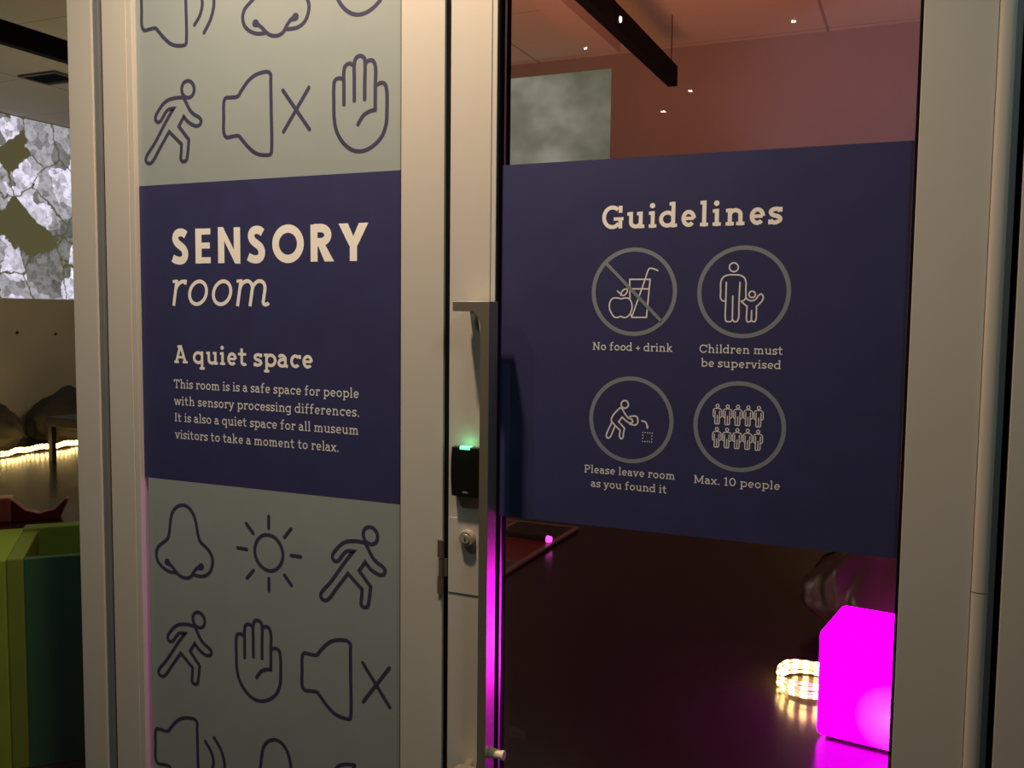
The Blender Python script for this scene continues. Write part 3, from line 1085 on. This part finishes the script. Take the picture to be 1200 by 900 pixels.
nose = master([
    ('open', [(290, 776), (220, 765), (150, 725), (95, 660), (75, 580), (90, 510), (140, 462), (190, 420), (208, 370), (220, 260), (240, 150), (285, 85), (350, 62), (410, 85), (460, 150),
              (490, 240), (515, 380), (540, 450), (590, 500), (640, 560), (668, 640), (660, 720), (630, 780), (570, 812), (478, 802)]),
    ('open', [(200, 668), (245, 715), (290, 776), (335, 815), (395, 832), (440, 816), (472, 765), (510, 722), (540, 712)]),
    ('ball', [(190, 662), (222, 690)]), ('ball', [(548, 712), (512, 728)])], 9, 175, 585)
sun = master([
    ('closed', [(370, 272), (445, 300), (500, 370), (528, 465), (510, 560), (460, 618), (400, 635), (330, 605), (275, 540), (245, 440), (260, 350), (305, 290)]),
    ('seg', [(385, 88), (385, 205)]), ('seg', [(610, 212), (545, 295)]), ('seg', [(610, 480), (706, 493)]), ('seg', [(545, 678), (614, 778)]),
    ('seg', [(387, 710), (388, 830)]), ('seg', [(232, 630), (168, 705)]), ('seg', [(166, 418), (74, 402)]), ('seg', [(160, 158), (228, 255)])], 8.571, 270, 595)

mA = ((220.3, 104.7), (174.7, 193.3))
draw(sage_top, 'walking_figure', man, HW, M_LINE)
draw(sage_low, 'walking_figure', fit(man, mA, ((433.6, 627.2), (380.6, 705.6))), HW, M_LINE)
draw(sage_low, 'walking_figure', fit(man, mA, ((232.7, 726.2), (189.9, 794.3))), HW, M_LINE)
draw(sage_top, 'muted_speaker', spx, HW, M_LINE)
draw(sage_low, 'muted_speaker', fit(spx, ((262.7, 114), (318, 182)), ((353.9, 764.6), (411.6, 843.2))), HW, M_LINE)
draw(sage_low, 'sounding_speaker', fit(spw, ((262.7, 114), (317.3, 84)), ((183, 854), (230.6, 842.3))), HW, M_LINE)
draw(sage_top, 'sounding_speaker', fit(spw, ((262.7, 160.7), (318, 182.7)), ((166.6, 35.6), (218.3, 54))), HW, M_LINE)
hA = ((422.3, 63.5), (420.2, 179.8))
draw(sage_top, 'raised_hand', hand, HW, M_LINE)
draw(sage_low, 'raised_hand', fit(hand, hA, ((299.3, 725), (304.8, 823.4))), HW, M_LINE)
draw(sage_top, 'raised_hand', fit(hand, hA, ((421.5, -98), (420.5, 19.5))), HW, M_LINE)
draw(sage_low, 'nose_outline', nose, HW, M_LINE)
draw(sage_low, 'nose_outline', fit(nose, ((213.9, 591.9), (213.9, 625)), ((322.4, 867), (322.4, 900.5))), HW, M_LINE)
draw(sage_top, 'nose_outline', fit(nose, ((182.8, 649.4), (249.4, 657)), ((283.8, 18), (362.3, 10))), HW, M_LINE)
draw(sage_low, 'sun_outline', sun, HW, M_LINE)
draw(sage_low, 'ear_outline', master([('open', [(985, 350), (1010, 322), (1050, 314), (1092, 318)]), ('open', [(1092, 318), (1080, 345), (1040, 372)])], 4.444, 170, 825), HW, M_LINE)

# guideline rings and their pictograms
RCX, RCZ, RR, RW = (-0.463, -0.2727), (1.542, 1.3144), 0.0777, 0.0037
circ = [(692.7, 791.8, 290.5, 393.6), (814.7, 926.7, 287.7, 396.7), (689.9, 787.6, 442, 542.3), (810.5, 920.6, 447, 553.3)]
food = master([
    ('seg', [(402, 290), (655, 290), (610, 762), (428, 762), (416, 722)]), ('seg', [(402, 290), (405, 524)]), ('seg', [(425, 408), (645, 408)]),
    ('open', [(430, 750, 'c'), (590, 300, 'c'), (628, 185), (640, 162), (662, 152), (695, 158), (752, 180)]),
    ('closed', [(300, 531), (250, 521), (195, 525), (160, 565), (150, 640), (175, 710), (215, 758), (250, 764), (288, 750), (330, 764), (370, 756), (405, 720), (430, 650), (425, 580),
                (395, 530), (350, 520)]),
    ('closed', [(295, 486, 'c'), (300, 455), (325, 420), (372, 406, 'c'), (372, 440), (350, 475), (325, 490)]), ('seg', [(250, 435), (292, 475)])], 10.59, 700, 300)
adult = [
    ('closed', ell(300, 182, 52, 52)),
    ('open', [(205, 576), (170, 575), (146, 548), (145, 480), (150, 350), (175, 300), (225, 275), (300, 270), (380, 277), (425, 308), (442, 355), (440, 450), (440, 538), (420, 568), (385, 582)]),
    ('open', [(212, 360), (206, 560), (200, 780), (208, 812), (240, 820), (270, 812), (282, 788, 'c'), (285, 650), (288, 520)]),
    ('open', [(282, 788, 'c'), (300, 816), (330, 818), (353, 785), (360, 600), (372, 360)])]
family = master(adult + [
    ('closed', ell(515, 500, 37, 37)),
    ('open', [(442, 542), (480, 570), (520, 574), (558, 556), (590, 512), (618, 496), (643, 520), (640, 560), (600, 610), (566, 640, 'c'), (564, 720), (560, 790), (545, 818), (515, 815),
              (505, 800, 'c'), (508, 690)]),
    ('open', [(505, 800, 'c'), (490, 818), (457, 818), (448, 790), (451, 720), (455, 640, 'c'), (412, 605), (385, 580)])], 10, 830, 295)
tidy = master([
    ('closed', ell(290, 395, 38, 40)),
    ('open', [(240, 430, 'c'), (200, 470), (160, 520), (148, 560), (168, 595), (240, 668, 'c'), (235, 735), (250, 757), (270, 745), (276, 700), (287, 648, 'c'), (225, 577, 'c'),
              (262, 530, 'c'), (300, 565), (345, 592), (372, 582), (366, 556), (325, 535), (290, 490), (262, 440, 'c'), (240, 430)]),
    ('open', [(150, 592), (95, 720), (105, 748), (132, 742), (185, 625)]),
    ('open', [(345, 522), (408, 520), (425, 540), (422, 595), (402, 612), (345, 604)]),
    ('open', [(470, 568), (505, 580), (525, 615), (529, 640)])], 9, 700, 430)
dots = [(480 + 98 * k / 4, 690 + 9 * k / 4) for k in range(5)] + [(478 + 96 * k / 4, 785 + 6 * k / 4) for k in range(5)] + \
       [(479, 720), (478, 752), (575, 728), (574, 760)]
plan = [('food_ban_pictogram', food), ('family_pictogram', family), ('tidy_up_pictogram', tidy), ('crowd_pictogram', None)]
ones = master(adult, 10, 830, 295)
for (nm, paths), (c0, c1, c2, c3) in zip(plan, circ):
    i = [p[0] for p in plan].index(nm)
    cx, cz = RCX[i % 2], RCZ[i // 2]
    # the ring is a true circle on the film
    mid = at((c0 + c1) / 2, (c2 + c3) / 2, VY)
    ink = Ink(IY)
    ink.line([(mid.x + 0.0004 + (RR * 1.008 - RW) * math.cos(2 * PI * k / 96), mid.z + (RR * 1.008 - RW) * math.sin(2 * PI * k / 96)) for k in range(96)], RW, closed=True)
    if i == 0:
        for_slash = tr([(112, 92), (790, 805)], 10.59, 700, 300)
        ink.k += 200
        ink.line(for_slash, 0.0029, cap='butt')
    ring = ink.make('ring', M_RING, guide)
    if paths:
        pic = draw(guide, nm, paths, 0.00125 if i != 2 else 0.0014, M_PALE)
    if i == 2:
        draw(pic, 'dotted_square', [('dot', tr(dots, 9, 700, 430))], 0.00105, M_PALE)
        ink = Ink(IY)
        ink.poly(tr([(513, 628), (545, 628), (528, 658)], 9, 700, 430))
        ink.make('arrow_head', M_PALE, pic)
    if i == 3:
        tops = [(178, 175), (313, 183), (448, 188), (586, 196), (725, 203), (172, 480), (305, 490), (440, 495), (577, 505), (715, 515)]
        feet = [(175, 415), (308, 425), (443, 435), (578, 440), (716, 455), (163, 720), (298, 730), (433, 740), (570, 750), (708, 762)]
        for a_, b_ in zip(tops, feet):
            d0 = (a_[0] / 11.25 + 825, a_[1] / 11.25 + 460)
            d1 = (b_[0] / 11.25 + 825, b_[1] / 11.25 + 460)
            draw(guide, 'standing_figure', fit(ones, ((860, 313.2), (858.0, 377)), (d0, d1)), 0.00085, M_PALE)

# ------------------------------------------------------------------ room contents seen through the door
# glowing cube stool
cr = math.radians(-8.4)
cube = thing('light_cube', (-0.277, 1.78, 0), 'glowing magenta cube stool on the dark floor behind the glass door', 'lamp', rz=cr)
bm = boxes((0, 0.37, 0, 0.355, 0.012, 0.398))
bmesh.ops.bevel(bm, geom=bm.edges[:], offset=0.022, segments=4, affect='EDGES', profile=0.5)
o = build('shell', bm, M_CUBE, None, smooth=True)
o.parent = cube
bm = boxes((0.03, 0.34, 0.03, 0.325, 0.0, 0.0118))
o = build('base_plate', bm, M_BLACK, None)
o.parent = cube

# coil of rope light
bm = bmesh.new()
pts = []
N = 4 * 60
for k in range(N + 1):
    a = 2 * PI * k / 60
    g = 1 + 0.04 * math.sin(2.3 * a + 1)
    pts.append((-0.350 + 0.112 * g * math.cos(a), 2.235 + 0.150 * g * math.sin(a), 0.008 + 0.0155 * k / 60 * (1 + 0.1 * math.sin(a * 3)) + 0.0))
tube(bm, pts, 0.0066, 8, mats=lambda i: 0 if i % 4 < 2 else 1)
tag(build('rope_light', bm, [M_ROPE, M_ROPE2], smooth=True), 'coil of warm white rope light on the floor beside the magenta cube', 'rope light')


def beanbag(name, loc, rx, ry, h, m, label, seed, peak=(0, 0), rz=0):
    bm = bmesh.new()
    bmesh.ops.create_icosphere(bm, subdivisions=5, radius=1)
    off = Vector((seed * 7.3, seed * 3.1, seed * 1.7))
    for v in bm.verts:
        p = v.co.copy()
        f = 1 + 0.14 * noise.noise(p * 1.6 + off) + 0.06 * noise.noise(p * 4 + off)
        wr = abs(noise.noise(Vector((p.x * 5, p.y * 5, p.z * 2)) + off)) * 0.09
        q = p * (f - wr)
        z = q.z
        if z < 0:
            z = z * 0.55
            z = max(z, -0.42)
        hz_ = (z + 0.42) / 1.42
        sx_ = 1 - 0.28 * max(0, hz_ - 0.35)
        v.co = Vector((q.x * rx * sx_ + peak[0] * hz_ ** 2, q.y * ry * sx_ + peak[1] * hz_ ** 2, hz_ * h + 0.002))
    zmin = min(v.co.z for v in bm.verts)
    for v in bm.verts:
        v.co.z -= zmin
    root = thing(name, loc, label, 'beanbag', rz=rz)
    o_ = build('cushion', bm, m, None, smooth=True)
    o_.parent = root
    # piped seam over the top
    bm = bmesh.new()
    pts_ = []
    me = o_.data
    for k in range(25):
        a_ = PI * (0.14 + 0.72 * k / 24)
        best = max((v_.co for v_ in me.vertices), key=lambda c_: Vector((c_.x / rx, c_.y / ry, c_.z / h * 1.0)).normalized().dot(Vector((math.cos(a_), 0.15, math.sin(a_)))))
        pts_.append(best.copy() + Vector((0, 0, 0.004)))
    tube(bm, pts_, 0.007, 6)
    o2 = build('seam', bm, m, None, smooth=True)
    o2.parent = root
    return root


beanbag('beanbag', (0.12, 3.02, 0), 0.56, 0.55, 0.62, M_BAG, 'dark brown wrinkled beanbag behind the glowing magenta cube', 1)

# floor mat with coloured panels at the left of the door glass
tz = 0.025
ca_ = at(679, 617.5, tz, 2)
TX1, TY1 = ca_.x, ca_.y
TX0, TY0 = TX1 - 1.9, TY1 - 2.1
tb = thing('play_mat', ((TX0 + TX1) / 2, (TY0 + TY1) / 2, 0), 'floor mat with red and black panels and pale edging, seen beside the door handle', 'mat')
e = 0.030
build('base', boxes((TX0 + 0.005, TX1 - 0.005, TY0 + 0.005, TY1 - 0.005, 0.0, tz - 0.0122)), M_TSIDE, tb)
build('edging', boxes((TX0, TX1, TY1 - e, TY1, tz - 0.012, tz), (TX0, TX1, TY0, TY0 + e, tz - 0.012, tz), (TX1 - e, TX1, TY0 + e, TY1 - e, tz - 0.012, tz),
                      (TX0, TX0 + e, TY0 + e, TY1 - e, tz - 0.012, tz)), M_EDGE, tb)
ya, yb = at(600, 657, tz, 2).y, at(600, 630, tz, 2).y
xa = at(606, 610.5, tz, 2).x
inner = (TX0 + e, TX1 - e, TY0 + e, TY1 - e)
build('red_inset', boxes((inner[0], inner[1], ya + 0.012, yb - 0.012, tz - 0.012, tz - 0.001)), M_TRED, tb)
build('olive_inset', boxes((inner[0], inner[1], inner[2], ya - 0.012, tz - 0.012, tz - 0.001)), M_TOLV, tb)
build('black_inset', boxes((xa + 0.012, inner[1], yb + 0.012, inner[3], tz - 0.012, tz - 0.001)), M_TBLK, tb)
build('red_inset', boxes((inner[0], xa - 0.012, yb + 0.012, inner[3], tz - 0.012, tz - 0.001)), M_TRED, tb)
build('divider', boxes((inner[0], inner[1], ya - 0.012, ya + 0.012, tz - 0.012, tz - 0.0005), (inner[0], inner[1], yb - 0.012, yb + 0.012, tz - 0.012, tz - 0.0005),
                       (xa - 0.012, xa + 0.012, yb + 0.012, inner[3], tz - 0.012, tz - 0.0005)), M_EDGE, tb)
RR_ = 0.023
p0, p1 = at(641, 631.5, tz + RR_, 2), at(560, 620, tz + RR_, 2)
dr = (p1 - p0).normalized()
rod = thing('acrylic_rod', (p0.x, p0.y, tz), 'clear rod with a glowing pink tip lying on the red and black mat', 'rod')
bm = bmesh.new()
cyl(bm, p0, p0 + dr * 1.0, RR_, n=20)
build('shaft', bm, M_ROD, rod, smooth=False)
bm = bmesh.new()
cyl(bm, p0 - dr * 0.030, p0 - dr * 0.0004, RR_ * 0.85, RR_, n=20)
build('tip', bm, M_TIP, rod)['label'] = 'glowing pink tip'


# hanging black light tracks
def track(x, y0, y1, z0, z1, label, spots):
    r = thing('hanging_track', (x, (y0 + y1) / 2, z0), label, 'light track', 'black light tracks under the ceiling')
    del r['group']
    build('rail', boxes((x - 0.035, x + 0.035, y0, y1, z0, z1)), M_TRACK, r, bevel=0.003)
    for y in (y0 + 0.4, y1 - 0.06):
        bm = bmesh.new()
        cyl(bm, (x, y, z1 + 0.0002), (x, y, HC - 0.0003), 0.004, n=8)
        build('hanger_wire', bm, M_WIRE, r)
    for y in spots:
        bm = bmesh.new()
        cyl(bm, (x + 0.0353, y, z0 + 0.05), (x + 0.05, y, z0 + 0.05), 0.022, 0.024, n=16)
        h = build('spot_housing', bm, M_WIRE, r)
        bm = bmesh.new()
        cyl(bm, (x + 0.0502, y, z0 + 0.05), (x + 0.056, y, z0 + 0.05), 0.018, 0.015, n=16)
        build('bulb', bm, M_BULB, h)
    return r


track(-1.735, 0.6, 5.26, 3.20, 3.345, 'black hanging light track above the guidelines sign, with one small lit spot', [3.78])
track(-5.43, 0.5, 4.4, 3.195, 3.335, 'black hanging light track under the ceiling at the far left', [])
e1, e0 = at(727, 63, 3.56, 2), at(716, 66, 3.56, 2)
tag(build('ceiling_duct', boxes((e0.x - 0.12, e1.x, 0.6, e1.y, 3.56, HC - 0.0004)), M_WALL, bevel=0.004), 'slim boxed duct on the ceiling left of the black track with the lit spot', 'duct')

# ceiling vent at the far left
v0 = at(60, 91.5, HC - 0.01, 2)
vt = thing('ceiling_vent', (v0.x, v0.y, HC - 0.03), 'dark square air vent in the ceiling above the rock picture', 'vent')
hx, hy = 0.24, 0.17
build('frame', boxes((v0.x - hx, v0.x + hx, v0.y - hy, v0.y - hy + 0.03, HC - 0.02, HC - 0.0003), (v0.x - hx, v0.x + hx, v0.y + hy - 0.03, v0.y + hy, HC - 0.02, HC - 0.0003),
                     (v0.x - hx, v0.x - hx + 0.03, v0.y - hy + 0.03, v0.y + hy - 0.03, HC - 0.02, HC - 0.0003),
                     (v0.x + hx - 0.03, v0.x + hx, v0.y - hy + 0.03, v0.y + hy - 0.03, HC - 0.02, HC - 0.0003)), M_VENT, vt)
build('louvre', boxes(*[(v0.x - hx + 0.03, v0.x + hx - 0.03, v0.y - hy + 0.04 + 0.05 * k, v0.y - hy + 0.07 + 0.05 * k, HC - 0.016, HC - 0.0003) for k in range(5)]), M_TRACK, vt)

# projected pictures: the projector's light put into glowing sheets on the walls
rz0_ = 1.625
o = build('wall_projection', boxes((XL + 0.001, XL + 0.004, 2.6, 6.68, rz0_, HC - 0.012)), M_ROCK)
tag(o, 'bright picture of pale cracked rock projected on the wall at the far left', 'projection')
ca, cb = at(593, 93, YF - 0.004), at(716.5, 80, YF - 0.004)
o = build('wall_projection', boxes((-5.4, cb.x, YF - 0.004, YF - 0.001, 2.70, (ca.z + cb.z) / 2)), M_CLOUD)
tag(o, 'grey cloudy picture projected on the wall above the guidelines sign', 'projection')

for px, py in ((20, 390), (65, 391.5)):
    q = at(px, py, XL, 0)
    bm = bmesh.new()
    cyl(bm, (XL + 0.0003, q.y, q.z), (XL + 0.012, q.y, q.z), 0.018, 0.014, n=14)
    tag(build('wall_bolt', bm, M_TABLE), 'small dark bolt on the bare wall below the %s of the rock picture' % ('left part' if px < 40 else 'right part'), 'bolt', 'bolts under the rock picture')

# ---- left view: beanbags, rope light, table, blocks
beanbag('beanbag', (-8.98, 6.12, 0), 0.42, 0.60, 0.60, M_BAG2, 'olive brown beanbag against the wall, behind the small black table', 2)
beanbag('beanbag', (-9.00, 4.80, 0), 0.42, 0.60, 0.60, M_BAG2, 'olive brown beanbag against the wall at the left edge of the picture', 5)
bm = bmesh.new()
pts = []
for k in range(161):
    s = k / 160
    yy = 3.9 + 2.9 * s
    pts.append((-8.42 + 0.03 * math.sin(9 * s * PI) + 0.02 * math.sin(23 * s), yy, 0.04 + 0.015 * math.sin(31 * s) ** 2))
tube(bm, pts, 0.026, 8, mats=lambda i: 0 if i % 3 < 2 else 1)
tag(build('rope_light', bm, [M_ROPE, M_ROPE2], smooth=True), 'warm rope light lying along the floor in front of the far left beanbags', 'rope light')

q = at(61, 540, 0, 2)
hT = 0.44
qa = at(61, 488, hT, 2)
tb2 = thing('side_table', (q.x, q.y, 0), 'small black low table in front of the rope light at the far left', 'table')
# its near left corner stands at q
TX, TY = q.x, q.y
build('top', boxes((TX - 0.03, TX + 0.62, TY - 0.03, TY + 0.62, hT - 0.09, hT)), M_TABLE, tb2, bevel=0.004)
for dx, dy in ((0, 0), (0.55, 0), (0, 0.55), (0.55, 0.55)):
    build('leg', boxes((TX + dx - 0.02, TX + dx + 0.03, TY + dy - 0.02, TY + dy + 0.03, 0, hT - 0.0902)), M_TABLE, tb2)

# green foam furniture nearest the left pane, turned half a right angle to the window
gh = 0.70
A_ = at(27.5, 654, gh, 2)
dk = thing('foam_bin', (A_.x, A_.y, 0), 'dark green open foam bin with an olive rim behind the left pane', 'storage box', rz=PI / 4)


def loc(name, bm, m, root, bevel=0.0):
    o_ = build(name, bm, m, None, bevel=bevel)
    o_.parent = root
    return o_


loc('panel', boxes((0.0003, 0.85, 0, 0.03, 0, gh - 0.004)), M_DGREEN, dk, 0.002)
loc('side', boxes((-0.05, 0, 0.0, 0.40, 0, gh)), M_LIMED, dk, 0.004)
loc('back', boxes((-0.05, 0.85, 0.4003, 0.47, 0, gh + 0.01)), M_LIMED, dk, 0.004)
loc('inner_floor', boxes((0.0003, 0.85, 0.0303, 0.40, 0, gh - 0.12)), M_LIMED, dk)
bm = boxes((-0.44, -0.0505, 0.0, 0.47, 0, gh - 0.002))
lm = build('foam_block', bm, M_LIME, bevel=0.006)
lm.location = (A_.x, A_.y, 0)
lm.rotation_euler = (0, 0, PI / 4)
tag(lm, 'lime green foam block at the lower left corner behind the pane', 'foam block')

# red curved seat and peach block beyond
ra = at(14, 612, 0.0, 2)
pb = build('foam_block', boxes((-0.55, -0.003, 0, 0.14, 0, 0.175)), M_PEACH, bevel=0.012)
pb.location = (ra.x, ra.y, 0)
pb.rotation_euler = (0, 0, PI / 4)
tag(pb, 'peach foam block beside the red rocker beyond the green bin', 'foam block')
bm = bmesh.new()
rp = [(0.0, 0.0), (0.30, 0.0), (0.36, 0.14), (0.345, 0.15), (0.27, 0.075), (0.17, 0.05), (0.08, 0.08), (0.0, 0.16)]
prism_xz(bm, [(0.003 + x_, z_) for x_, z_ in rp], 0.0, 0.10)
rk = build('foam_rocker', bm, M_RED, bevel=0.006)
rk.location = (ra.x, ra.y, 0)
rk.rotation_euler = (0, 0, PI / 4)
tag(rk, 'low red curved foam rocker behind the green bin', 'seat')

# hall downlights mirrored in the glass
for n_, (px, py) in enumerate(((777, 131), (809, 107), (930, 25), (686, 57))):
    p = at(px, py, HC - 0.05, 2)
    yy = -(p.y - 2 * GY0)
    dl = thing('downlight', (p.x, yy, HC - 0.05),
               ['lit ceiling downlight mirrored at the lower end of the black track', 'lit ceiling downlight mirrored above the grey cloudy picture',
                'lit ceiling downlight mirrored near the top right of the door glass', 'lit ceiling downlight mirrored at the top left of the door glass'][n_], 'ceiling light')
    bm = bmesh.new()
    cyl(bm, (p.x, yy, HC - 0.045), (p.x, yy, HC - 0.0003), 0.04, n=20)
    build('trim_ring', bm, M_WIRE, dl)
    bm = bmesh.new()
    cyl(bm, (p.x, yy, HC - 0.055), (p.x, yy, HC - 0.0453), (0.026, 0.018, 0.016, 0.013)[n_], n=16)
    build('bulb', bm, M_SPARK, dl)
